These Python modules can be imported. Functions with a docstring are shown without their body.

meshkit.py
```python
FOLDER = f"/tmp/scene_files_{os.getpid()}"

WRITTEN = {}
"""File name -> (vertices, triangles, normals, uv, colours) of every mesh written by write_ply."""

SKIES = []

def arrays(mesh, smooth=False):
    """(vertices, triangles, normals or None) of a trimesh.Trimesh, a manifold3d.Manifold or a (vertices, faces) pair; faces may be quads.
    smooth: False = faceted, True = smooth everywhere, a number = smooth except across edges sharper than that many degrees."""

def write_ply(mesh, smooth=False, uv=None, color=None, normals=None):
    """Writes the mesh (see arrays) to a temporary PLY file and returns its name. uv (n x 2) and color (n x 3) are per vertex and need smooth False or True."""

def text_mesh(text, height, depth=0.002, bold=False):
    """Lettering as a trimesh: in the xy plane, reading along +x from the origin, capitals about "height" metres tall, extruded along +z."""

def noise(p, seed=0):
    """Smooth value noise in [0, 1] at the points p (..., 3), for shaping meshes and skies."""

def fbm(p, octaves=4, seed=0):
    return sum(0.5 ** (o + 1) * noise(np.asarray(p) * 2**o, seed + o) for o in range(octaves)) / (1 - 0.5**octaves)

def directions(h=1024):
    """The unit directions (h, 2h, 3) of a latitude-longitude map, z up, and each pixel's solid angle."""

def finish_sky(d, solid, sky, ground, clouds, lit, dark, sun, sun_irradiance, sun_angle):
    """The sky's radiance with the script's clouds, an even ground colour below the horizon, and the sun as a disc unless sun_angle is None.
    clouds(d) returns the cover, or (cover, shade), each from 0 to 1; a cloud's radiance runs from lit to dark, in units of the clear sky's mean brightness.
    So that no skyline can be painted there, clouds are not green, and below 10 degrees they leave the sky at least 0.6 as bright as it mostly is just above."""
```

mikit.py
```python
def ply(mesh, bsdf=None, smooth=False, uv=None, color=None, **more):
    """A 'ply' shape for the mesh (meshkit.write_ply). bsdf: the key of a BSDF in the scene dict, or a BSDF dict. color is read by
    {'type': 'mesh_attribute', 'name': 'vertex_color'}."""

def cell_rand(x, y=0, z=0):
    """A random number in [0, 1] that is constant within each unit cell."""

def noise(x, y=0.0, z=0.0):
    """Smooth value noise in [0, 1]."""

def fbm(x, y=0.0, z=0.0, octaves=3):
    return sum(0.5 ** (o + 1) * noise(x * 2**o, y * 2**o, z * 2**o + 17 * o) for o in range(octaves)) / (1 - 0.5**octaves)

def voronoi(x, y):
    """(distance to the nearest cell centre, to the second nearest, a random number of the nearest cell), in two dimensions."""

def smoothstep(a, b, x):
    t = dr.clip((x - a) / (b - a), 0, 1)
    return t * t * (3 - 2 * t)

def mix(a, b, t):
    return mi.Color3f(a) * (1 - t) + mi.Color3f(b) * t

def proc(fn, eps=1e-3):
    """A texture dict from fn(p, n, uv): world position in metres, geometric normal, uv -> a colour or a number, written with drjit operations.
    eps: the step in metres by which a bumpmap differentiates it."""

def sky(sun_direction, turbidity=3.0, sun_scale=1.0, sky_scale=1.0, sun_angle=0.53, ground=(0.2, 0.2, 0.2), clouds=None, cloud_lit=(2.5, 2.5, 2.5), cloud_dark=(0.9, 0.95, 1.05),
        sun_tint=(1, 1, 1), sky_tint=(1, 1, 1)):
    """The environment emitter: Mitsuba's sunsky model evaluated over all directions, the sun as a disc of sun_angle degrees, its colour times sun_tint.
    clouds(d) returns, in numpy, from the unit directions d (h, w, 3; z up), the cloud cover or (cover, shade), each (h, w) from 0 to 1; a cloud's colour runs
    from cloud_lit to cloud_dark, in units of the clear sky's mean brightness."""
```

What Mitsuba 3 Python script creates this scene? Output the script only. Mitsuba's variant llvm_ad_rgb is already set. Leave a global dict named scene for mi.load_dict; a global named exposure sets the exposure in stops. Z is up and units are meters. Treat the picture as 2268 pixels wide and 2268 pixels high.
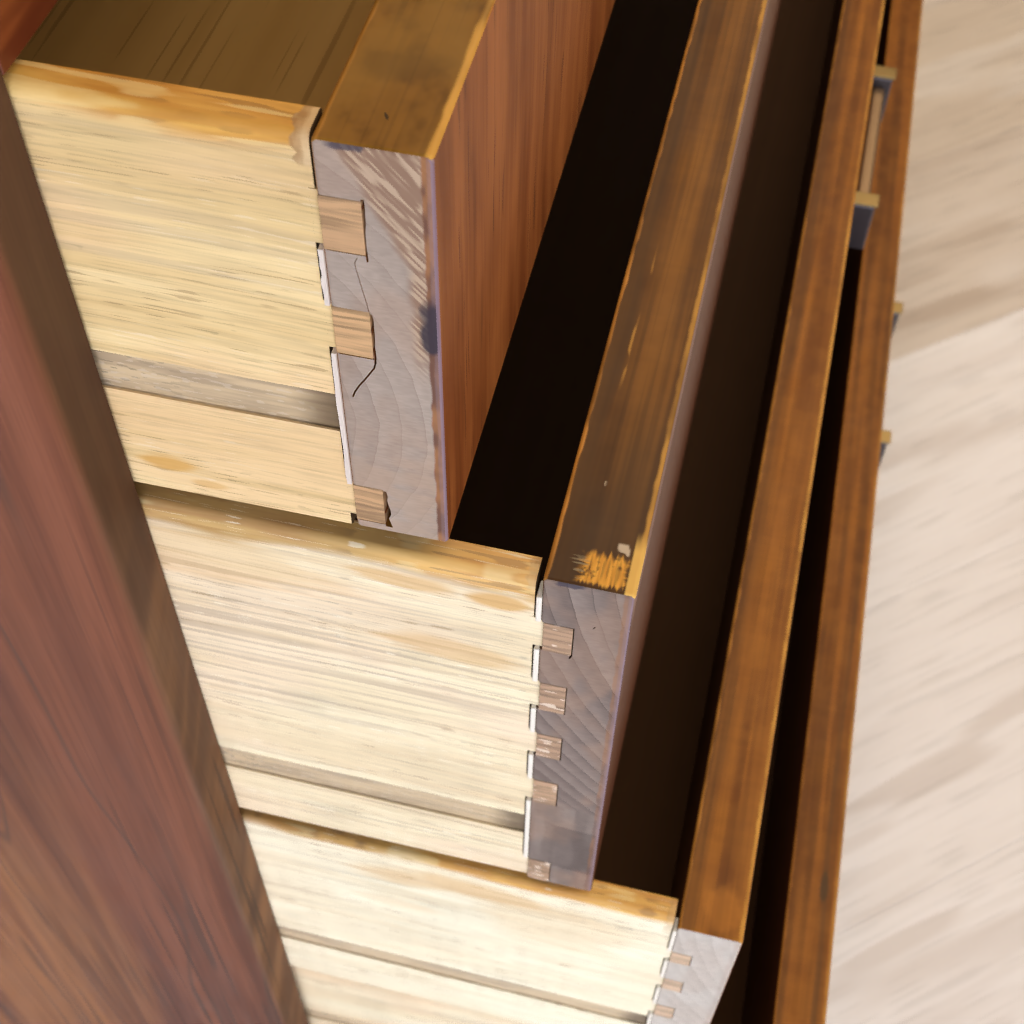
import math
import numpy as np
import drjit as dr
import trimesh
import manifold3d as m3
import mitsuba as mi
import mikit
from mikit import noise, fbm, cell_rand, smoothstep, mix, proc

T4 = mi.ScalarTransform4f
scene, labels = {'type': 'scene'}, {}

# ------------------------------------------------------------------ camera, lamps, exposure
EYE = np.array([0.13495, -0.18471, 0.17261])
DIR = np.array([-0.13214, 0.57321, -0.80868])
UP = np.array([-0.20417, 0.78261, 0.58808])
scene['camera'] = {'type': 'thinlens', 'fov': 38.543, 'fov_axis': 'x', 'near_clip': 0.01, 'far_clip': 60.0,
                   'aperture_radius': 0.0008, 'focus_distance': 0.315,
                   'to_world': T4().look_at(origin=EYE.tolist(), target=(EYE + DIR).tolist(), up=UP.tolist())}
exposure = 0.4


def lamp(key, centre, target, w, h, rgb, label, cat):
    c = np.array(centre, float)
    up = [0, 0, 1] if abs((np.array(target) - c)[2]) < 0.9 * np.linalg.norm(np.array(target) - c) else [0, 1, 0]
    scene[key] = {'type': 'rectangle',
                  'to_world': T4().look_at(origin=c.tolist(), target=list(map(float, target)), up=up) @ T4().scale([w / 2, h / 2, 1]),
                  'bsdf': {'type': 'diffuse', 'reflectance': {'type': 'rgb', 'value': [0.1, 0.1, 0.1]}},
                  'emitter': {'type': 'area', 'radiance': {'type': 'rgb', 'value': list(rgb)}}}
    labels[key] = {'label': label, 'category': cat}


# daylight window (a glazed door) behind the camera, and an added warm panel filling in for ceiling bounce
lamp('window', (0.75, -1.9, 0.25), (0.1, 0.0, -0.25), 2.2, 1.8, (3.2, 3.25, 3.45), 'tall bright daylight window behind the camera', 'window')
lamp('ceiling_fill', (0.9, 1.6, 2.0), (0.5, 0.8, -0.2), 3.2, 3.2, (2.05, 1.62, 1.12), 'added broad warm fill panel in place of ceiling bounce, above the chest', 'lamp')

# ------------------------------------------------------------------ measures (metres)
# X: pulled out towards the right, Y: along the fronts, Z: up; the cabinet's face is the plane X = 0
TH = 0.022
W = 0.985
NDR = 4
DX = [0.05527, 0.10004, 0.15229, 0.20501]          # inner face of each front, at its near end
DZ = [0.00761, -0.11167, -0.30329, -0.45444]       # top of each front
DH = [0.1142, 0.1799, 0.1475, 0.150]               # height of each front
DYAW = [0.0223, 0.0131, 0.0086, 0.0257]
SIDE_TOP = [0.0002, 0.0038, -0.0038, 0.001]        # how far the side's top lies below the front's
SIDE_TH = 0.0079
RECESS = [0.0013, 0.0010, 0.0010, 0.0085]          # the side's outer face behind the front's end
ZCUT = [-0.1095, -0.2965, -0.4525]                 # between drawers
FLOOR_Z = -0.74

# tails of the dovetails: x0 offset, x1 offset (from the inner face), z top, z bottom
TAILS = [
    [(0, .0083, -.0050, -.0181), (0, .0080, -.0332, -.0465), (0, .0072, -.0903, -.1034)],
    [(.0006, .0083, -.1308, -.1436), (.0006, .0078, -.1602, -.1744), (.0006, .0078, -.1885, -.2017), (.0004, .0078, -.2172, -.2318), (.0002, .0076, -.2750, -.2900)],
    [(.0003, .0074, -.3257, -.3352), (.0003, .0074, -.3532, -.3640), (.0003, .0074, -.3828, -.3950), (.0003, .0074, -.4130, -.4260)],
    [(.0003, .0074, -.470, -.482), (.0003, .0074, -.502, -.514), (.0003, .0074, -.534, -.546), (.0003, .0074, -.566, -.578)],
]
GROOVE = [(-.0612, -.0735), (-.2450, -.2587), (-.4020, -.4150), (-.520, -.533)]


# ------------------------------------------------------------------ texture helpers
def by_drawer(z, vals):
    out = mi.Float(vals[3])
    for k in (2, 1, 0):
        out = dr.select(z > ZCUT[k], vals[k], out)
    return out


def col_by_drawer(z, vals):
    return mi.Color3f(*[by_drawer(z, [v[c] for v in vals]) for c in range(3)])


def local(p):
    """Drawer coordinates (lx from the front's inner face, ly from its end, lz below its top)."""
    X, a, Z = by_drawer(p.z, DX), by_drawer(p.z, DYAW), by_drawer(p.z, DZ)
    c, s = dr.cos(a), dr.sin(a)
    return (p.x - X) * c + p.y * s, -(p.x - X) * s + p.y * c, p.z - Z


def blob(u, v, cu, cv, ru, rv, wob):
    d = dr.sqrt(dr.square((u - cu) / ru) + dr.square((v - cv) / rv)) + wob
    return 1 - smoothstep(0.55, 1.1, d)


def f_side(p, n, uv):
    x, y, lz = local(p)
    z = p.z
    xx = p.x
    warp = 0.007 * noise(xx * 7, z * 16, 3.0) + 0.002 * noise(xx * 22, z * 50, 4.0) + 0.0006 * noise(xx * 40, z * 200, 9.0)
    zz = z + warp
    broad = fbm(xx * 5, zz * 70, 1.0)
    mid = fbm(xx * 17, zz * 300, 5.0)
    fine = noise(xx * 60, zz * 1500, 2.0)
    fine2 = noise(xx * 110, zz * 2900, 7.0)
    light = col_by_drawer(z, [(.82, .64, .345), (.87, .765, .54), (.90, .845, .66), (.84, .75, .55)])
    dark = col_by_drawer(z, [(.615, .43, .19), (.70, .54, .33), (.77, .64, .42), (.7, .55, .34)])
    c = mix(light, dark, smoothstep(.3, .85, broad) * by_drawer(z, [.75, .5, .42, .5]))
    c = mix(c, col_by_drawer(z, [(.76, .53, .29), (.84, .68, .50), (.86, .76, .56), (.8, .6, .4)]), .65 * smoothstep(.42, .72, fbm(xx * 20 + 3, z * 42, 27.0)))
    c = mix(c, dark, smoothstep(.45, .9, mid) * by_drawer(z, [.62, .55, .48, .4]))
    c = c * (1 - .10 * smoothstep(.5, .95, fine)) * (1 - .12 * smoothstep(.5, .95, fine2)) * (1.03 - .07 * noise(xx * 110, zz * 5200, 6.0))
    # grey mineral streaks, strongest half way down the second drawer and near the cabinet
    gs = smoothstep(.60, .82, noise(xx * 9 + 3, zz * 620, 4.0)) * smoothstep(.38, .7, noise(xx * 7, z * 42, 8.0))
    gs = gs * by_drawer(z, [.22, .42, .22, .2])
    gs = dr.maximum(gs, .55 * smoothstep(.5, .75, noise(xx * 14 + 7, zz * 800, 14.0)) * smoothstep(.010, .003, dr.abs(z + .2035 - .10 * (xx - .04) * .3)) * smoothstep(.085, .03, xx))
    c = mix(c, mi.Color3f(.36, .28, .2), gs)
    # short dark pores
    po = smoothstep(.76, .90, noise(xx * 120, zz * 2100, 12.0)) * smoothstep(.4, .7, noise(xx * 22, z * 130, 15.0))
    c = mix(c, mi.Color3f(.30, .18, .08), .5 * po)
    fl = smoothstep(.82, .92, noise(xx * 150, zz * 2400, 18.0)) * by_drawer(z, [.25, .8, .5, .5]) * smoothstep(.4, .7, noise(xx * 16, z * 70, 19.0))
    c = mix(c, mi.Color3f(.95, .89, .74), fl * .7)
    # finish that has run over the top edge: orange, with an uneven lower border
    wob = fbm(xx * 26, z * 90, 21.0)
    below = -(lz + by_drawer(z, SIDE_TOP))
    reach = by_drawer(z, [.0022, .0035, .0035, .003]) + by_drawer(z, [.006, .012, .009, .008]) * (wob - .45) + by_drawer(z, [.0, .006, .0, .0]) * smoothstep(.05, -.01, xx)
    st = 1 - smoothstep(reach - .0015, reach + .0035, below)
    orange = mix((.74, .42, .085), (.56, .25, .03), smoothstep(.25, .8, fbm(xx * 55, (p.y - z) * 480, 31.0)))
    orange = mix(orange, mi.Color3f(.34, .15, .025), .7 * smoothstep(.66, .82, noise(xx * 120, (p.y - z) * 900, 33.0)) * smoothstep(.4, .7, noise(xx * 30, (p.y - z) * 150, 34.0)))
    orange = mix(orange, mi.Color3f(.84, .62, .26), .6 * smoothstep(.68, .85, noise(xx * 90, (p.y - z) * 800, 35.0)))
    orange = mix(orange, orange * mi.Color3f(.66, .68, .75), by_drawer(z, [0., 1., .9, 0.]) * smoothstep(.10, .05, xx + .03 * noise(xx * 40, p.y * 200, 36.0)))  # shade under the drawer above, painted into the finish colour
    orange = mix(orange, mi.Color3f(.86, .8, .62), by_drawer(z, [0., .6, .4, 0.]) * smoothstep(.82, .9, noise(xx * 130, (p.y - z) * 3600, 37.0)))
    c = mix(c, orange, st * by_drawer(z, [.93, .8, .92, .7]))
    c = c * (1 - .07 * smoothstep(.5, .8, fbm(xx * 30, z * 40, 61.0))) * (1 - .2 * smoothstep(.86, .93, noise(xx * 240, z * 1300, 62.0)) * smoothstep(.6, .8, noise(xx * 40, z * 60, 63.0)))
    # stains
    wb = .5 * (fbm(xx * 60, z * 160, 41.0) - .5) + .35 * (noise(xx * 20, z * 700, 43.0) - .5)
    s = mi.Float(0)
    for (cx, cz, rx, rz, k) in [(.0095, -.0975, .009, .0032, .85), (.019, -.103, .005, .0018, .5), (.078, -.1545, .022, .0065, .42),
                                (.066, -.127, .014, .004, .5), (.090, -.1275, .010, .004, .75), (.105, -.123, .013, .005, .5),
                                (.058, -.318, .024, .009, .42), (.083, -.3145, .03, .009, .5), (.052, -.345, .018, .006, .2), (.012, -.135, .04, .011, .34),
                                (.110, -.329, .035, .02, .22)]:
        s = dr.maximum(s, k * blob(xx, z, cx, cz, rx, rz, wb))
    c = mix(c, mi.Color3f(.60, .335, .085), s)
    # raw greyish wood inside the runner groove
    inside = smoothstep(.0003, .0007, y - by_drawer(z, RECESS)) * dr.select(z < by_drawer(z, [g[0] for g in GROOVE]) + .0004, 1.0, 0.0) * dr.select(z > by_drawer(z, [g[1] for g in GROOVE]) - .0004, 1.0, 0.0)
    tip = smoothstep(-.0042, -.0036, x + .0016 * (noise(p.y * 900, z * 700, 55.0) - .5)) * smoothstep(-.0085, -.0065, lz) * by_drawer(z, [1., .5, .5, 0.])
    c = mix(c, mix((.34, .19, .08), (.60, .43, .24), smoothstep(.3, .75, fbm(xx * 500, (p.y - z) * 260, 56.0))), tip * .8)
    gw = mix((.56, .43, .27), (.36, .27, .18), smoothstep(.3, .8, fbm(xx * 45, z * 620, 51.0)))
    gw = mix(gw, mi.Color3f(.16, .12, .09), .6 * smoothstep(.68, .8, noise(xx * 420, z * 1500, 52.0)) * smoothstep(.03, .0, xx))
    gw = mix(gw, mi.Color3f(.6, .52, .42), .35 * smoothstep(.7, .82, noise(xx * 420, z * 1700, 53.0)))
    gw = mix(gw, mi.Color3f(.06, .03, .015), smoothstep(-.014, -.0035, x + .004 * (noise(p.z * 300, xx * 90, 57.0) - .5)) * .85)  # front end of the groove painted dark, in place of a hole's shade
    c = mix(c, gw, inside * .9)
    return dr.select(n.x > .8, mi.Color3f(.075, .045, .022), c)  # end face painted dark to stand for the shade in the gap


def f_side_bump(p, n, uv):
    zz = p.z + 0.0012 * noise(p.x * 50, p.z * 200, 9.0)
    return noise(p.x * 45, zz * 1700, 2.0) * .6 + noise(p.x * 90, zz * 900, 5.0) * .4


def f_tail(p, n, uv):
    r = cell_rand(dr.floor(p.z * 83), 3, 1)
    zz = p.z + .0007 * noise(p.x * 160, p.z * 300, 2.0)
    g = fbm(p.x * 70, zz * 1100, 4.0)
    a = mix((.52, .315, .15), (.42, .25, .13), r)
    a = mix(a, mi.Color3f(.58, .46, .36), by_drawer(p.z, [0.05, .06, .6, .5]))
    a = mix(a, mi.Color3f(.33, .225, .17), by_drawer(p.z, [.0, .6, .0, .0]))
    c = mix(a * 1.15, a * .62, smoothstep(.3, .8, g))
    pale = smoothstep(.72, .8, noise(p.x * 260, zz * 1300, 8.0)) * by_drawer(p.z, [0.0, .8, .1, .2])
    return mix(c, mi.Color3f(.75, .62, .5), pale)


def f_front(p, n, uv):
    x, y, z = local(p)
    pz = p.z
    seed = by_drawer(pz, [0.0, 11.0, 23.0, 37.0])
    # ---- top edge: stained solid wood, grain along y
    wx = x + .0015 * noise(y * 12, x * 60, seed)
    g1 = fbm(y * 7, wx * 330, seed + 1)
    g2 = noise(y * 22, wx * 1500, seed + 2)
    cross = noise(y * 700, x * 45, seed + 3)
    a = col_by_drawer(pz, [(.235, .102, .014), (.245, .100, .016), (.42, .150, .022), (.34, .118, .017)])
    b = col_by_drawer(pz, [(.135, .06, .006), (.10, .037, .007), (.19, .056, .009), (.145, .044, .007)])
    top = mix(a, b, smoothstep(.25, .75, g1) * .9 + .2 * fbm(y * 60, x * 90, seed + 4))
    mott = mix((.25, .112, .015), (.125, .051, .006), smoothstep(.3, .72, fbm(y * 130, x * 170, 62.0, octaves=4)))
    top = mix(top, mott, by_drawer(pz, [.8, .15, .3, .3]))
    top = top * (1 - .16 * smoothstep(.55, .9, g2)) * (1 - .07 * cross)
    top = mix(top, mi.Color3f(.30, .17, .04), by_drawer(pz, [.35, 0., 0., 0.]) * smoothstep(.5, .8, fbm(y * 35, x * 70, 61.0)))
    # second front: fading warm reflection painted as darkening to its corner; darker inner edge
    gr = by_drawer(pz, [0., 1., .0, 0.]) * smoothstep(.085, .0, y + .012 * (noise(y * 60, x * 120, 63.0) - .5))
    gr = dr.maximum(gr, by_drawer(pz, [0., .8, .45, 0.]) * smoothstep(.0075, .004, x + .003 * (noise(y * 25, x * 100, 65.0) - .5)))
    top = mix(top, mi.Color3f(.046, .024, .012), gr * .8)
    # the rubbed patch at that corner, scratches
    scr = noise(y * 160, x * 1900, 71.0)
    scr2 = noise(y * 1900, x * 260, 72.0)
    br = noise(x * 2300, y * 170, 74.0)
    inx = smoothstep(.0070, .0092, x + .0022 * (noise(y * 1500, x * 200, 73.0) - .5)) * smoothstep(.0196, .0180, x + .0016 * (scr2 - .5))
    iny = smoothstep(.0010, .0022, y + .0016 * (br - .5)) * smoothstep(.0108, .0086, y + .0026 * (noise(x * 1700, y * 60, 70.0) - .5))
    rub = inx * iny * (.6 + .4 * smoothstep(.2, .6, br)) * smoothstep(.16, .36, fbm(x * 500, y * 420, 68.0))
    far = by_drawer(pz, [0., 1., 0., 0.])
    top = mix(top, mix((.88, .46, .07), (.62, .27, .032), noise(y * 200, x * 2000, 69.0)), rub * far * .9)
    lines = smoothstep(.70, .8, scr2) * smoothstep(.0045, .006, x) * smoothstep(.0105, .009, x) * smoothstep(.011, .006, y)
    top = mix(top, mi.Color3f(.30, .24, .15), lines * far * .6)
    flick = smoothstep(.80, .86, noise(y * 420, x * 900, 75.0)) * smoothstep(.0035, .005, x) * smoothstep(.0095, .008, x) * smoothstep(.022, .024, y) * smoothstep(.036, .033, y)
    flick = dr.maximum(flick, smoothstep(.55, .7, noise(y * 500, x * 600, 76.0)) * smoothstep(.0150, .0158, x) * smoothstep(.0188, .018, x) * smoothstep(.0105, .0113, y) * smoothstep(.0145, .0136, y))
    top = mix(top, mi.Color3f(.62, .52, .40), flick * far * .85)
    ls = smoothstep(.0006, .0001, dr.abs(x - .0062 - .012 * (y - .08) - .0006 * noise(y * 90, 2.0, 77.0))) * smoothstep(.06, .07, y) * smoothstep(.118, .105, y) * smoothstep(.3, .6, noise(y * 140, x * 700, 78.0))
    top = mix(top, mi.Color3f(.46, .24, .045), ls * far * .75)
    top = mix(top, mi.Color3f(.55, .21, .03), by_drawer(pz, [0., 0., .4, 0.]) * blob(x, y, .0145, .009, .008, .010, .8 * (fbm(y * 170, x * 300, 79.0) - .5)))
    # one dent on the first front, a dark knot on the fourth
    top = mix(top, mi.Color3f(.05, .025, .006), by_drawer(pz, [1., 0., 0., 0.]) * smoothstep(1.0, .6, dr.sqrt(dr.square((x - .0113 + .5 * (y - .0087)) / .0004) + dr.square((y - .0087) / .0011))))
    knot = blob(x, y, .0155, .095, .0022, .011, .6 * (noise(y * 90, x * 300, 80.0) - .5))
    vein = smoothstep(.0018, .0005, dr.abs(x - .0150 - .0022 * noise(y * 16, 3.0, 81.0))) * smoothstep(.34, .10, y) * .5
    top = mix(top, mi.Color3f(.055, .032, .016), by_drawer(pz, [0., 0., 0., 1.]) * dr.maximum(knot, vein) * .85)
    # ---- face veneer: reddish, grain straight down
    vy = y + .0035 * noise(y * 30, z * 22, seed + 5) + .0006 * noise(y * 200, z * 130, seed + 21)
    h1 = fbm(vy * 160, z * 9, seed + 6)
    h2 = noise(vy * 620, z * 26, seed + 7)
    h3 = smoothstep(.74, .88, noise(vy * 900, z * 55, seed + 8))
    face = mix((.325, .108, .030), (.185, .052, .014), smoothstep(.25, .8, .6 * h1 + .4 * fbm(vy * 60, z * 30, seed + 20)))
    face = face * (1 - .13 * smoothstep(.5, .95, h2)) * (.88 + .24 * noise(vy * 45, z * 14, seed + 19)) * (1.04 - .10 * noise(vy * 2200, z * 90, seed + 17))
    face = mix(face, mi.Color3f(.07, .025, .012), h3 * .5 * smoothstep(.35, .7, noise(vy * 130, z * 20, seed + 18)))
    # ---- end grain with growth rings, and the veneer's own edge
    ex, ez = x, pz - by_drawer(pz, DZ)
    wn = .0012 * (fbm(x * 150, pz * 150, seed + 9) - .5)
    r1 = dr.sqrt(dr.square(ex + .045) + dr.square(ez + .075)) + wn                # first: pale arcs
    r2 = ex + .16 * ez - 3.3 * dr.square(ez) + wn * .6   # second: slanting rings
    rr = dr.select(pz > ZCUT[0], r1 * 190, r2 * 172)
    saw = rr - dr.floor(rr)
    rid = cell_rand(dr.floor(rr), seed, 5)
    end_l = col_by_drawer(pz, [(.39, .318, .270), (.262, .210, .188), (.57, .53, .49), (.4, .33, .3)])
    end_d = col_by_drawer(pz, [(.285, .224, .190), (.172, .132, .118), (.42, .38, .34), (.3, .24, .22)])
    end = mix(end_l, end_d, dr.clip(dr.power(saw, 1.3) * by_drawer(pz, [.4, .85, .3, .6]) + (rid - .5) * by_drawer(pz, [.4, .7, .5, .5]) + .22, 0, 1))
    end = end * (1 - .22 * smoothstep(.90, .985, saw) * by_drawer(pz, [.3, 1., .3, 1.]))
    flat2 = by_drawer(pz, [0., 1., 0., 0.]) * smoothstep(-.118, -.121, ez + .1 * (x - .01))
    low2 = mix((.232, .188, .168), (.180, .143, .128), smoothstep(.3, .7, noise(x * 320, pz * 60, 87.0)))
    low2 = mix(low2, mi.Color3f(.28, .175, .13), .7 * smoothstep(.014, .018, x + .002 * noise(pz * 200, 2.0, 86.0)) * smoothstep(-.163, -.166, ez))
    end = mix(end, low2, flat2)
    warm = smoothstep(.42, .7, fbm(x * 90, pz * 60, seed + 10))
    end = mix(end, mi.Color3f(.36, .232, .165), warm * by_drawer(pz, [.35, .4, .15, .3]))
    end = end * (.93 + .14 * noise(x * 700, pz * 2600, seed + 12)) * (.93 + .14 * fbm(x * 420, pz * 420, seed + 13))
    # darker heart block low on the second front, yellowed strip at its bottom
    d2 = by_drawer(pz, [0., 1., 0., 0.])
    hb = smoothstep(-.1335, -.1345, ez + .08 * (x - .01)) * smoothstep(-.1655, -.1645, ez + .10 * (x - .01)) * smoothstep(.006, .010, x + .001 * noise(pz * 200, 1.0, 88.0))
    end = mix(end, end * mi.Color3f(.70, .69, .70), hb * d2)
    # torn fibres beside the veneer on the first front
    d1 = by_drawer(pz, [1., 0., 0., 0.])
    edge_x = .0168 - 1.4 * dr.clip(ez + .028, 0, 1) * .32 + .0011 * noise(pz * 260, 2.0, 89.0)
    torn = smoothstep(-.002, .0006, x - edge_x) * smoothstep(-.062, -.045, ez)
    fib = noise((x + .9 * pz) * 1500, (x - .6 * pz) * 210, 91.0)
    end = mix(end, mix((.25, .15, .10), (.47, .34, .24), smoothstep(.35, .8, fib)), torn * d1 * .9)
    end = mix(end, mi.Color3f(.42, .30, .22), d1 * .45 * smoothstep(-.070, -.095, ez) * smoothstep(.35, .65, fbm(x * 140, pz * 420, 90.0)))
    ven = smoothstep(.0195, .0201, x + .0004 * noise(pz * 500, 3.0, 93.0))
    vcol = mix((.30, .135, .06), (.14, .065, .045), smoothstep(.35, .75, fbm(pz * 130, x * 400, 94.0)))
    end = mix(end, vcol, ven * by_drawer(pz, [.95, .45, .15, .7]))
    glint = smoothstep(TH - .0015, TH - .0010, x + .0003 * noise(pz * 120, 4.0, 92.0)) * by_drawer(pz, [.3, .4, .0, .4])
    end = mix(end, mi.Color3f(.25, .185, .21), glint)  # violet highlight of the front bevel, painted onto the end
    ink = blob(x, ez, .0203, -.0415, .0022, .0095, .8 * (noise(x * 500, pz * 300, 95.0) - .5)) * d1
    end = mix(end, mi.Color3f(.035, .03, .045), ink * .9)
    ink2 = blob(x, ez, .0062, -.0006, .0042, .0012, .5 * (noise(x * 900, pz * 900, 96.0) - .5)) * dr.select(pz > ZCUT[1], 1.0, 0.0)
    end = mix(end, mi.Color3f(.05, .045, .07), ink2 * .8)
    # ---- put together by side
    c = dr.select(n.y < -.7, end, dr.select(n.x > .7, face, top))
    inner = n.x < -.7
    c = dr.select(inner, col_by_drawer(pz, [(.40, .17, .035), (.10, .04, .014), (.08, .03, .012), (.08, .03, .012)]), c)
    # worn arrises: bare golden wood where the finish is rubbed off
    wear = .35 + .65 * smoothstep(.2, .8, fbm(y * 70, 4.0, seed + 14))
    near_top = smoothstep(-.0016, -.0008, z) * dr.select(n.y > -.7, 1.0, 0.0)
    outer = smoothstep(TH - .0017, TH - .0008, x + .0004 * noise(y * 300, 1.0, seed)) * near_top * dr.select(n.x < .93, 1.0, 0.0)
    inn = smoothstep(.0012, .0006, x - .0005 * noise(y * 220, 2.0, seed)) * near_top * dr.select(n.x > -.9, 1.0, 0.0)
    c = mix(c, mi.Color3f(.68, .36, .07), outer * wear * by_drawer(pz, [.9, .65, .75, .5]))
    c = mix(c, mi.Color3f(.60, .27, .055), inn * wear * by_drawer(pz, [.4, .9, .7, .4]))
    arris = dr.select(n.y < -.25, 1.0, 0.0) * dr.select(n.x > .25, 1.0, 0.0) * dr.select(n.z < .4, 1.0, 0.0)
    c = mix(c, mi.Color3f(.23, .165, .215), arris * by_drawer(pz, [.75, .75, .0, .5]))  # vertical arris tinted violet as the bevel's painted highlight
    c = mix(c, mix((.085, .034, .020), (.21, .125, .098), smoothstep(-.016, -.001, z)), d2 * dr.select(n.x > .6, 1.0, 0.0) * .9)  # second face: highlight at the top and its falloff to dark, painted in
    bare = smoothstep(.0165, .0170, x + .0008 * (noise(y * 300, x * 900, 98.0) - .5) + .10 * (dr.minimum(y, .012) - .012)*.1) * smoothstep(.019, .012, y) * near_top * far
    bare = bare * smoothstep(.0190, .0196, x)
    c = mix(c, mi.Color3f(.74, .46, .12), bare)
    return c


def f_front_rough(p, n, uv):
    x, y, z = local(p)
    r = .36 + .16 * fbm(y * 60, x * 120, 3.0)
    r = dr.select(n.x > .7, mi.Float(.40), r)
    return dr.select(n.y < -.8, mi.Float(.75), r)


def f_front_bump(p, n, uv):
    x, y, z = local(p)
    e = noise(x * 900, p.z * 2400, 1.0) + fbm(x * 300, p.z * 300, 5.0)
    t = noise(y * 40, x * 1400, 2.0) + .5 * noise(y * 300, x * 300, 3.0)
    f = noise(y * 1100, z * 45, 4.0)
    return dr.select(n.y < -.7, e, dr.select(n.x > .7, f, t * .5))


CASE_YO, CASE_R = -0.0252, 0.0095


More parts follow.
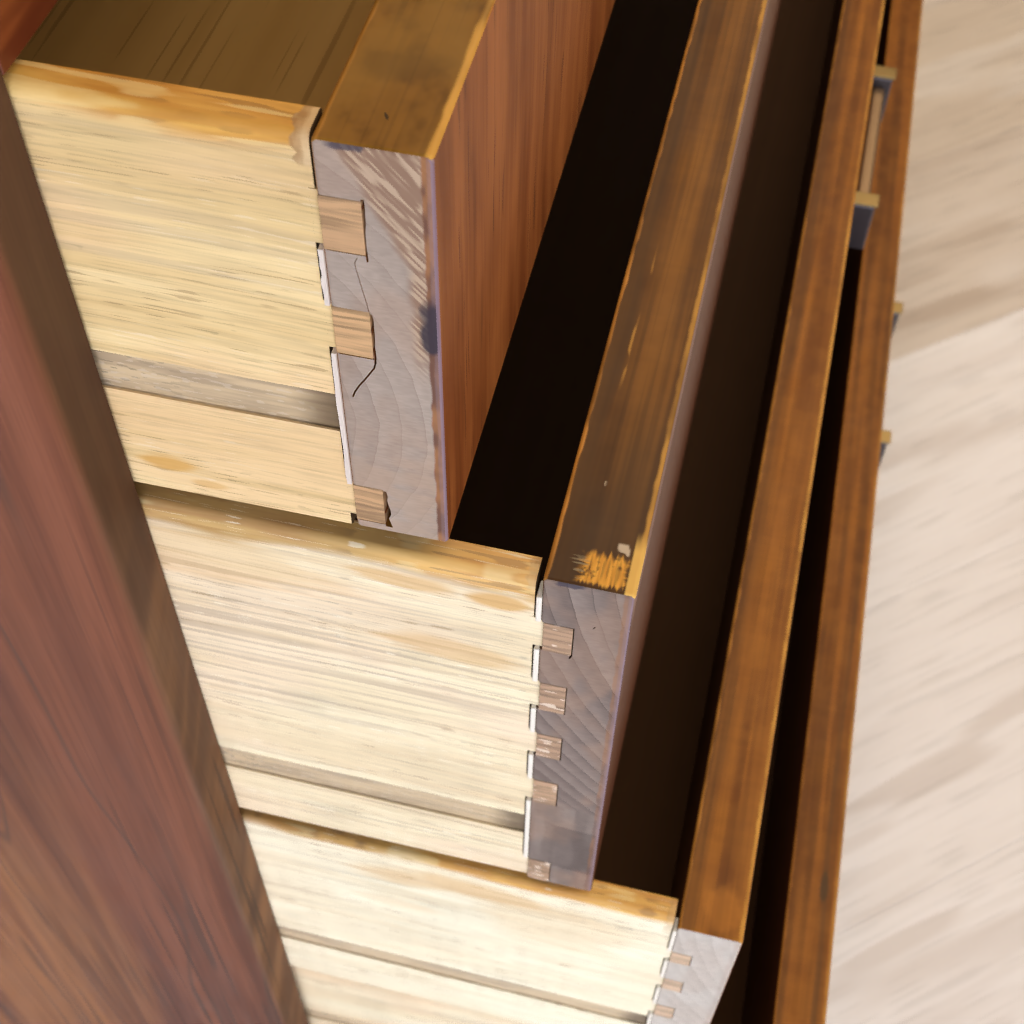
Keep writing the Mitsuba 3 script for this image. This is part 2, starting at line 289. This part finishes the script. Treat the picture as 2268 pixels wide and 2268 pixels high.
def f_case(p, n, uv):
    front = smoothstep(CASE_YO + CASE_R - .0045, CASE_YO + CASE_R + .0005, p.y) * dr.select(p.x > -.02, 1.0, 0.0)
    u = p.x + p.y + .0018 * noise(p.x * 25 + p.y * 25, p.z * 6, 4.0)
    g = fbm(u * 130, p.z * 6, 2.0)
    g2 = noise(u * 620, p.z * 18, 5.0)
    st = smoothstep(.66, .84, noise(u * 560, p.z * 11, 8.0)) * smoothstep(.35, .7, noise(u * 40, p.z * 7, 18.0))
    amber = smoothstep(-.028, -.085, p.x + .03 * (noise(p.x * 30, p.z * 7, 23.0) - .5) + .02 * (noise(p.x * 90, p.z * 12, 24.0) - .5))
    a = mix((.235, .082, .044), (.33, .140, .056), amber)
    b = mix((.135, .044, .026), (.20, .076, .034), amber)
    side = mix(a, b, smoothstep(.25, .8, g))
    stile = mix((.086, .038, .017), (.060, .026, .012), smoothstep(.3, .8, g))  # the strip's dimness from its facing is put into the wood colour
    low = smoothstep(-.08, -.20, p.z)
    dz_ = p.z - 1.6 * p.y + .018 * fbm(p.z * 14, p.y * 40, 14.0)
    fig = smoothstep(.22, .80, fbm(dz_ * 48 + p.z * 6, p.z * 7, 15.0)) * (.55 + .45 * noise(p.z * 17, 1.0, 16.0))
    stile = mix(stile, mix((.115, .052, .026), (.27, .126, .052), fig), low * .8)  # curly figure, plus stronger light low down painted as lighter wood
    c = mix(side * mi.Color3f(.80, .76, .72), stile, front)
    c = c * (1 - .14 * smoothstep(.5, .9, g2) * (1 - .6 * front)) * (1.05 - .12 * noise(u * 1700, p.z * 70, 21.0)) * (.85 + .3 * noise(u * 30, p.z * 5, 22.0))
    vein = smoothstep(.020, .0, dr.abs(fbm(u * 34 + .6 * noise(p.z * 9, u * 20, 25.0), p.z * 2.2, 26.0) - .5)) * (1 - front)
    c = mix(c, mi.Color3f(.07, .038, .028), vein * .55)
    return mix(c, mi.Color3f(.05, .024, .017), st * .65)


def f_case_rough(p, n, uv):
    front = smoothstep(CASE_YO + CASE_R - .0035, CASE_YO + CASE_R + .0005, p.y) * dr.select(p.x > -.02, 1.0, 0.0)
    return .30 + .30 * front + .12 * noise(p.z * 60, p.x * 300 + p.y * 300, 3.0)


def f_rail(p, n, uv):
    g = fbm(p.y * 30, p.z * 190, 2.0)
    c = mix((.27, .075, .02), (.13, .028, .009), smoothstep(.3, .75, g))
    return c


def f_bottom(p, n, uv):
    xx = p.x + .0012 * noise(p.x * 90, p.y * 12, 1.0)
    g = noise(xx * 210, p.y * 7, 3.0)
    ln = smoothstep(.70, .86, noise(xx * 1050, p.y * 24, 5.0)) * smoothstep(.2, .5, noise(p.x * 90, p.y * 30, 8.0))
    c = mix((.52, .325, .118), (.44, .262, .086), g)
    c = mix(c, mi.Color3f(.24, .125, .04), ln * .5)
    low = dr.select(p.z < -.33, mi.Color3f(.115, .056, .028), mi.Color3f(.045, .022, .012)) * (1 - .12 * g)  # deeper drawer floors painted darker, standing in for the shade inside
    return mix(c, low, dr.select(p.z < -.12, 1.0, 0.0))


FA = math.radians(40.7)
FD, FN = (math.cos(FA), math.sin(FA)), (-math.sin(FA), math.cos(FA))


def f_floor(p, n, uv):
    u, v = p.x * FD[0] + p.y * FD[1], p.x * FN[0] + p.y * FN[1]
    k = dr.floor((v - .3598) / .195)
    off = .9 + .05 * (k - 2 * dr.floor(k / 2))
    r = cell_rand(k, dr.floor(u / 1.28 + off), 7)
    up = dr.select(k >= 1, .95, dr.select(k >= 0, .85, dr.select(k >= -1, -.1, .05)))
    vv = v + .012 * noise(u * 4, v * 9, r * 50)
    g = fbm(u * 4, vv * 38, 3.0 + r * 40)
    g2 = fbm(u * 9, vv * 150, 9.0 + r * 40)
    fl = noise(u * 26, vv * 420, 5.0)
    a = mix((.86, .85, .865), (.62, .545, .47), dr.clip(.1 + .2 * (r - .5) + .85 * up, 0, 1))
    b = mix((.71, .67, .655), (.48, .395, .32), dr.clip(up, 0, 1))
    c = mix(a, b, smoothstep(.40, .85, g) * .7)
    c = mix(c, b * .93, smoothstep(.5, .85, g2) * .35)
    c = mix(c, mi.Color3f(.80, .78, .77), smoothstep(.55, .8, fbm(u * 5, vv * 26, 33.0)) * .35)
    c = mix(c, b * mi.Color3f(.86, .83, .80), .55 * smoothstep(.56, .75, noise(u * 3.2, vv * 22, 44.0)) * smoothstep(.45, .75, noise(u * 11, vv * 90, 45.0)))
    return c * mi.Color3f(.985, 1.0, 1.035) * (1 - .10 * smoothstep(.6, .9, fl))


def bsdf(base, rough=.5, spec=.5, bump=None, bump_scale=0.0, **more):
    b = {'type': 'principled', 'base_color': base, 'roughness': rough, 'specular': spec, **more}
    if bump is not None:
        b = {'type': 'bumpmap', 'arbitrary': {**bump}, 'scale': bump_scale, 'bsdf': b}
    return {'type': 'twosided', 'bsdf': b}


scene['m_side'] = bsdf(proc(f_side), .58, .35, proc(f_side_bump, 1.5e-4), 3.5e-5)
scene['m_tail'] = bsdf(proc(f_tail), .65, .3)
scene['m_front'] = bsdf(proc(f_front), proc(f_front_rough), .17, proc(f_front_bump, 1.5e-4), 2.5e-5)
scene['m_case'] = bsdf(proc(f_case), proc(f_case_rough), .26)
scene['m_rail'] = bsdf(proc(f_rail), .42, .4)
scene['m_bottom'] = bsdf(proc(f_bottom), .65, .12)
scene['m_floor'] = bsdf(proc(f_floor), .5, .35)
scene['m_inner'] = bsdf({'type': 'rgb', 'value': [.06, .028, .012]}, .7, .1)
scene['m_bare'] = bsdf({'type': 'rgb', 'value': [.80, .755, .68]}, .45, .4)
scene['m_bare_dull'] = bsdf({'type': 'rgb', 'value': [.66, .58, .53]}, .55, .3)
scene['m_brass'] = {'type': 'principled', 'base_color': {'type': 'rgb', 'value': [.25, .18, .08]}, 'metallic': 1.0, 'roughness': .36}
scene['m_post'] = {'type': 'principled', 'base_color': {'type': 'rgb', 'value': [.095, .09, .105]}, 'metallic': .85, 'roughness': .38}  # base colour holds the dark bluish reflection of the near faces
scene['m_bar'] = {'type': 'principled', 'base_color': {'type': 'rgb', 'value': [.27, .185, .115]}, 'metallic': .9, 'roughness': .4}
scene['m_subfloor'] = bsdf({'type': 'rgb', 'value': [.12, .09, .07]}, .8, .2)


# ------------------------------------------------------------------ mesh helpers
def to_tm(m):
    a = m.to_mesh()
    return trimesh.Trimesh(np.array(a.vert_properties[:, :3], float), np.array(a.tri_verts), process=False)


def box(x0, x1, y0, y1, z0, z1):
    return m3.Manifold.cube((x1 - x0, y1 - y0, z1 - z0)).translate((x0, y0, z0))


def rbox(x0, x1, y0, y1, z0, z1, r, seg=12):
    s = m3.Manifold.sphere(r, seg)
    return m3.Manifold.batch_hull([s.translate((x, y, z)) for x in (x0 + r, x1 - r) for y in (y0 + r, y1 - r) for z in (z0 + r, z1 - r)])


def _prism(pts, y0, y1):
    cs = m3.CrossSection([list(map(tuple, pts))], m3.FillRule.NonZero)
    m = cs.extrude(y1 - y0)                       # (x, z, depth)
    return m.transform([[1, 0, 0, 0], [0, 0, -1, y1], [0, 1, 0, 0]])


def crack(line, width, y0, y1):
    """A thin slot along a polyline in (x, z)."""
    out = m3.Manifold()
    for (a, b), (c, d) in zip(line[:-1], line[1:]):
        L = math.hypot(c - a, d - b)
        ux, uz = (c - a) / L, (d - b) / L
        w = width / 2
        e = w
        out = out + _prism([(a - ux * e - uz * w, b - uz * e + ux * w), (a - ux * e + uz * w, b - uz * e - ux * w),
                            (c + ux * e + uz * w, d + uz * e - ux * w), (c + ux * e - uz * w, d + uz * e + ux * w)], y0, y1)
    return out


def add(key, m, mat, smooth=30, place=None, **kw):
    tm = m if isinstance(m, trimesh.Trimesh) else to_tm(m)
    if place is not None:
        tm.apply_transform(place)
    scene[key] = mikit.ply(tm, mat, smooth=smooth)
    return key


def numbered(base, k):
    return base if k == 0 else f'{base}_{k:03d}'


def yawed(i):
    a = DYAW[i]
    M = np.eye(4)
    M[:2, :2] = [[math.cos(a), -math.sin(a)], [math.sin(a), math.cos(a)]]
    M[0, 3] = DX[i]
    return M


# ------------------------------------------------------------------ the cabinet
CAB = 'chest_cabinet'
YI = -0.0011           # inner edge of the near stile
YO = CASE_YO           # outer face of the near side
RZ = 0.0098            # underside of the top rail
CABD = -0.46
lo = FLOOR_Z + .002
# near side: broad rounded front arris, then the flat panel
r = CASE_R
prof = [(0, YI), (0, YO + r)] + [(-r + r * math.cos(t), YO + r - r * math.sin(t)) for t in np.linspace(0.04, math.pi / 2, 40)] + [(CABD, YO), (CABD, YO + .012), (-.026, YO + .012), (-.026, YI)]
cs = m3.CrossSection([prof[::-1]], m3.FillRule.NonZero)
cs2 = m3.CrossSection([prof], m3.FillRule.NonZero)
cs = cs if cs.area() > cs2.area() else cs2
add(f'{CAB}__side_panel', cs.extrude(.0605 - lo).translate((0, 0, lo)), 'm_case', 25)
add(f'{CAB}__side_panel_001', rbox(CABD, 0, W + .004, W + .027, lo, .0605, .003), 'm_case')
add(f'{CAB}__front_rail', rbox(-.022, 0.0002, YI + .0002, W + .0035, RZ, .0600, .0006), 'm_rail')
add(f'{CAB}__top_panel', rbox(CABD - .005, .012, YO - .012, W + .04, .0610, .083, .004), 'm_case')
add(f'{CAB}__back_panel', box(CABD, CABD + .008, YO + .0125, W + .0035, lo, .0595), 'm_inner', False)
add(f'{CAB}__plinth', rbox(-.022, -.0005, YI + .0002, W + .0035, lo, -.622, .001), 'm_case')
labels[CAB] = {'label': 'dark reddish brown wooden chest cabinet with rounded front edge, at the left', 'category': 'chest of drawers'}
labels[f'{CAB}__front_rail'] = {'label': 'reddish top rail above the first drawer'}

# ------------------------------------------------------------------ the drawers
DL = ['top drawer, least pulled out, with gaps and cracks in its three worn dovetails',
      'second drawer from the top, with a rubbed golden patch on its dark front corner',
      'third drawer from the top, with a pale whitish dovetailed end and brass handle',
      'lowest drawer, pulled out furthest, its orange brown top edge beside the pale floor']
BACK = [-.30, -.30, -.30, -.20]
for i in range(NDR):
    D = numbered('drawer', i)
    labels[D] = {'label': DL[i], 'category': 'drawer', 'group': 'drawers stepped open in the chest'}
    P = yawed(i)
    x1b = BACK[i] - DX[i]                     # back end in drawer coordinates
    Z, H = DZ[i], DH[i]
    rs = np.random.default_rng(50 + i)
    yr = RECESS[i]
    # --- front: board with sockets for the tails
    fr = rbox(0, TH, 0, W, Z - H, Z, .0011, 16)
    gapw = [.0011, .00025, .0003, .0003][i]
    for k, (a, b, zt, zb) in enumerate(TAILS[i]):
        e = .00012
        fr = fr - box(-.002, b + .0001, -.002, SIDE_TH + yr + .0005, zb - e, zt + e)
        if i == 0:
            # shrunken joint: an uneven open slot at the end of each tail
            gw = [(.0007, .0004), (.0009, .0006), (.0016, .0022)][k]
            zz = np.linspace(zt + [.0006, -.0004, -.0003][k], zb - [.0015, .0012, .0008][k], 9)
            wv = np.interp(np.linspace(0, 1, 9), [0, .5, 1], [gw[0], .5 * (gw[0] + gw[1]), gw[1]]) * .55 * rs.uniform(.55, 1.2, 9)
            mid = b + .00025 + np.cumsum(rs.uniform(-.00012, .00012, 9))
            mid = np.maximum(mid, b - .00001)
            pts = [(m_, z_) for m_, z_ in zip(mid - .0002, zz)][::-1] + [(m_ + w_, z_) for m_, w_, z_ in zip(mid, wv, zz)]
            cutter = _prism(pts, -.002, .006)
            fr = fr - cutter
        else:
            fr = fr - box(b - .0001, b + gapw, -.002, .004, zb - .0002, zt + .0002)
    if i == 0:
        c0 = TAILS[0]
        fr = fr - crack([(.0083, -.0475), (.0079, -.0492), (.0068, -.0512), (.0055, -.0535), (.0044, -.0553), (.0033, -.0575), (.0027, -.0592)], .00035, -.001, .003)
        fr = fr - crack([(.0066, -.0190), (.0060, -.0203), (.0062, -.0224), (.0066, -.0246), (.0070, -.0272), (.0076, -.0306), (.0079, -.0330)], .00013, -.001, .002)
    if i == 1:
        fr = fr - crack([(.0079, -.1437), (.0082, -.1441), (.0079, -.1449)], .00045, -.001, .002)
        fr = fr - crack([(.0134, -.1282), (.0131, -.1287)], .0003, -.001, .002)
    add(f'{D}__front', fr, 'm_front', 35, P)
    # --- pale bare slivers of the pins, standing on the side's face between the tails
    zs = [Z - .003] + [v for t in TAILS[i] for v in (t[2], t[3])] + [Z - H + .001]
    n = 0
    for a, b in zip(zs[0::2], zs[1::2]):
        if (i == 1 and n == 0):
            a = a - .005
        if a - b < .003 or b < Z - H + .006 and i != 1 and i != 0:
            pass
        if a - b < .0025:
            continue
        if b < Z - H + .0015:
            continue
        wd = [.0009, .0013, .0012, .0012][i] * (.8 if (i == 0 and n == 0) else 1)
        if i == 0:
            if n == 0:
                n += 1
                continue
            zz_ = np.linspace(a - .0002, b + .0002, 14)
            lx_ = -wd + np.convolve(rs.uniform(-.00035, .00035, 16), [.25, .5, .25], 'valid')
            pp = [(v_, z_) for v_, z_ in zip(lx_, zz_)] + [(.0001, zz_[-1]), (.0001, zz_[0])]
            sl = _prism(pp, -.0002, yr + .004)
            add(f'{D}__front__{numbered("pin_edge", n - 1)}', sl, 'm_bare_dull', 35, P)
            n += 1
            continue
        sl = rbox(-wd, .00015, -.00025, yr + .004, b + .0002, a - .0002, .00035, 8)
        add(f'{D}__front__{numbered("pin_edge", n)}', sl, 'm_bare', 35, P)
        n += 1
    # --- near side with runner groove; its front end steps round the pins
    zt, zb = Z - SIDE_TOP[i], Z - H + [-.0024, .0002, .0004, .0008][i]
    rr = .0022
    gz0, gz1 = GROOVE[i]
    poly = [(yr, zb + .0012), (yr + .0012, zb), (yr + SIDE_TH - .001, zb), (yr + SIDE_TH, zb + .001), (yr + SIDE_TH, zt - .0012)]
    poly += [(yr + SIDE_TH - .0012 + .0012 * math.cos(t), zt - .0012 + .0012 * math.sin(t)) for t in np.linspace(.3, math.pi / 2, 5)]
    poly += [(yr + rr - rr * math.sin(t), zt - rr + rr * math.cos(t)) for t in np.linspace(0, math.pi / 2, 8)]
    cs = m3.CrossSection([poly], m3.FillRule.NonZero)
    if cs.area() <= 0:
        cs = m3.CrossSection([poly[::-1]], m3.FillRule.NonZero)
    xe = -[.0017, .0018, .0016, .0016][i]
    sd = cs.extrude(xe - x1b).transform([[0, 0, 1, x1b], [1, 0, 0, 0], [0, 1, 0, 0]])
    for a, b, z0, z1 in TAILS[i]:
        sd = sd + box(xe - .0005, a + .0002, yr + .00001, yr + SIDE_TH - .0002, max(z1, zb + .001), z0)
    if i == 0:      # above its first tail the side runs up to a narrow open gap
        sd = sd + (cs.extrude(.0012) ^ m3.Manifold.cube((1, zt - TAILS[0][0][2] - .0002, 1)).translate((-.5, TAILS[0][0][2] + .0002, -.1))).transform([[0, 0, 1, xe - .0001], [1, 0, 0, 0], [0, 1, 0, 0]])
    # groove: shallow square channel; the dark at its front end is painted shade
    gl = xe + .002
    sd = sd - box(x1b + .02, gl - .001, yr - .001, yr + .0010, gz1, gz0)
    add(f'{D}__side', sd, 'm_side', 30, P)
    for k, (a, b, z0, z1) in enumerate(TAILS[i]):
        prd = -.00015 if i != 0 else .0001
        t = rbox(a + .0002, b - rs.uniform(0, .0001), prd - rs.uniform(0, .00015), SIDE_TH + yr, z1, z0, .0002, 8)
        add(f'{D}__side__{numbered("tail", k)}', t, 'm_tail', 35, P)
    add(f'{D}__side_001', rbox(x1b, -.0005, W - .0025 - SIDE_TH, W - .0025, zb, zt, .001), 'm_side', 30, P)
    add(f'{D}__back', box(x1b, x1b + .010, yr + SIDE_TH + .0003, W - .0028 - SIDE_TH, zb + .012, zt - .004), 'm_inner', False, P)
    fz = zb + [.026, .012, .012, .012][i]
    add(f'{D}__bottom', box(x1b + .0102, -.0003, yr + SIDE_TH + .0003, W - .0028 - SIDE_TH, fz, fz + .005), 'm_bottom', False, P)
    # --- handle: two square posts with a bar between them
    hy = W / 2 + [0, 0, .028, .003][i]
    hz = [Z - .045, Z - .083, -.378, -.542][i]
    hd = f'{D}__handle'
    gap = .0575
    for s, kk in ((-1, 0), (1, 1)):
        y0 = hy + s * gap
        post = rbox(TH, TH + .0180, y0 - .0045, y0 + .0045, hz - .034, hz - .0018, .0012, 12)
        cap = rbox(TH, TH + .0195, y0 - .0052, y0 + .0050, hz - .0016, hz, .0006, 12)
        add(f'{hd}__{numbered("post", kk)}', post, 'm_post', 35, P)
        add(f'{hd}__{numbered("cap", kk)}', cap, 'm_brass', 35, P)
    bar = rbox(TH + .0070, TH + .0150, hy - gap + .004, hy + gap - .004, hz - .0155, hz - .0075, .0022, 12)
    add(f'{hd}__bar', bar, 'm_bar', 35, P)
    labels[hd] = {'label': 'brass bar handle with two square posts'}

# ------------------------------------------------------------------ the floor: whitewashed planks laid askew
FC = np.array([.3, .5])
add('floor', box(-2.6, 3.4, -3.0, 4.0, FLOOR_Z - .03, FLOOR_Z - .009), 'm_subfloor', False)
labels['floor'] = {'label': 'pale whitewashed wood plank floor', 'kind': 'structure'}
rf = np.random.default_rng(7)
num = 0
Rm = np.eye(4)
Rm[:2, :2] = [[FD[0], FN[0]], [FD[1], FN[1]]]
for k in range(-14, 14):
    # same offsets as in the material
    h = None
    v0 = .3598 + .195 * k
    off = .9 + .05 * (k % 2)
    for j in range(-4, 6):
        u0 = (j - off) * 1.28
        c = np.array([FD[0] * (u0 + .64) + FN[0] * (v0 + .0975), FD[1] * (u0 + .64) + FN[1] * (v0 + .0975)])
        if not (-1.7 < c[0] < 2.4 and -2.0 < c[1] < 2.9):
            continue
        g = .00008
        b = 0.0003
        zt = FLOOR_Z - rf.uniform(0, .0002)
        x0, x1, y0, y1 = u0 + g, u0 + 1.28 - g, v0 + g, v0 + .195 - g
        v = [(x0, y0, zt - .008), (x1, y0, zt - .008), (x1, y1, zt - .008), (x0, y1, zt - .008),
             (x0, y0, zt - b), (x1, y0, zt - b), (x1, y1, zt - b), (x0, y1, zt - b),
             (x0 + b, y0 + b, zt), (x1 - b, y0 + b, zt), (x1 - b, y1 - b, zt), (x0 + b, y1 - b, zt)]
        f = [(8, 9, 10, 11)] + [(a, (a + 1) % 4, (a + 1) % 4 + 4, a + 4) for a in range(4)] + [(a + 4, (a + 1) % 4 + 4, (a + 1) % 4 + 8, a + 8) for a in range(4)]
        f3 = [t for q in f for t in ((q[0], q[1], q[2]), (q[0], q[2], q[3]))]
        tm = trimesh.Trimesh(np.array(v), np.array(f3), process=False)
        add(f'floor__{numbered("plank", num)}', tm, 'm_floor', False, Rm)
        num += 1
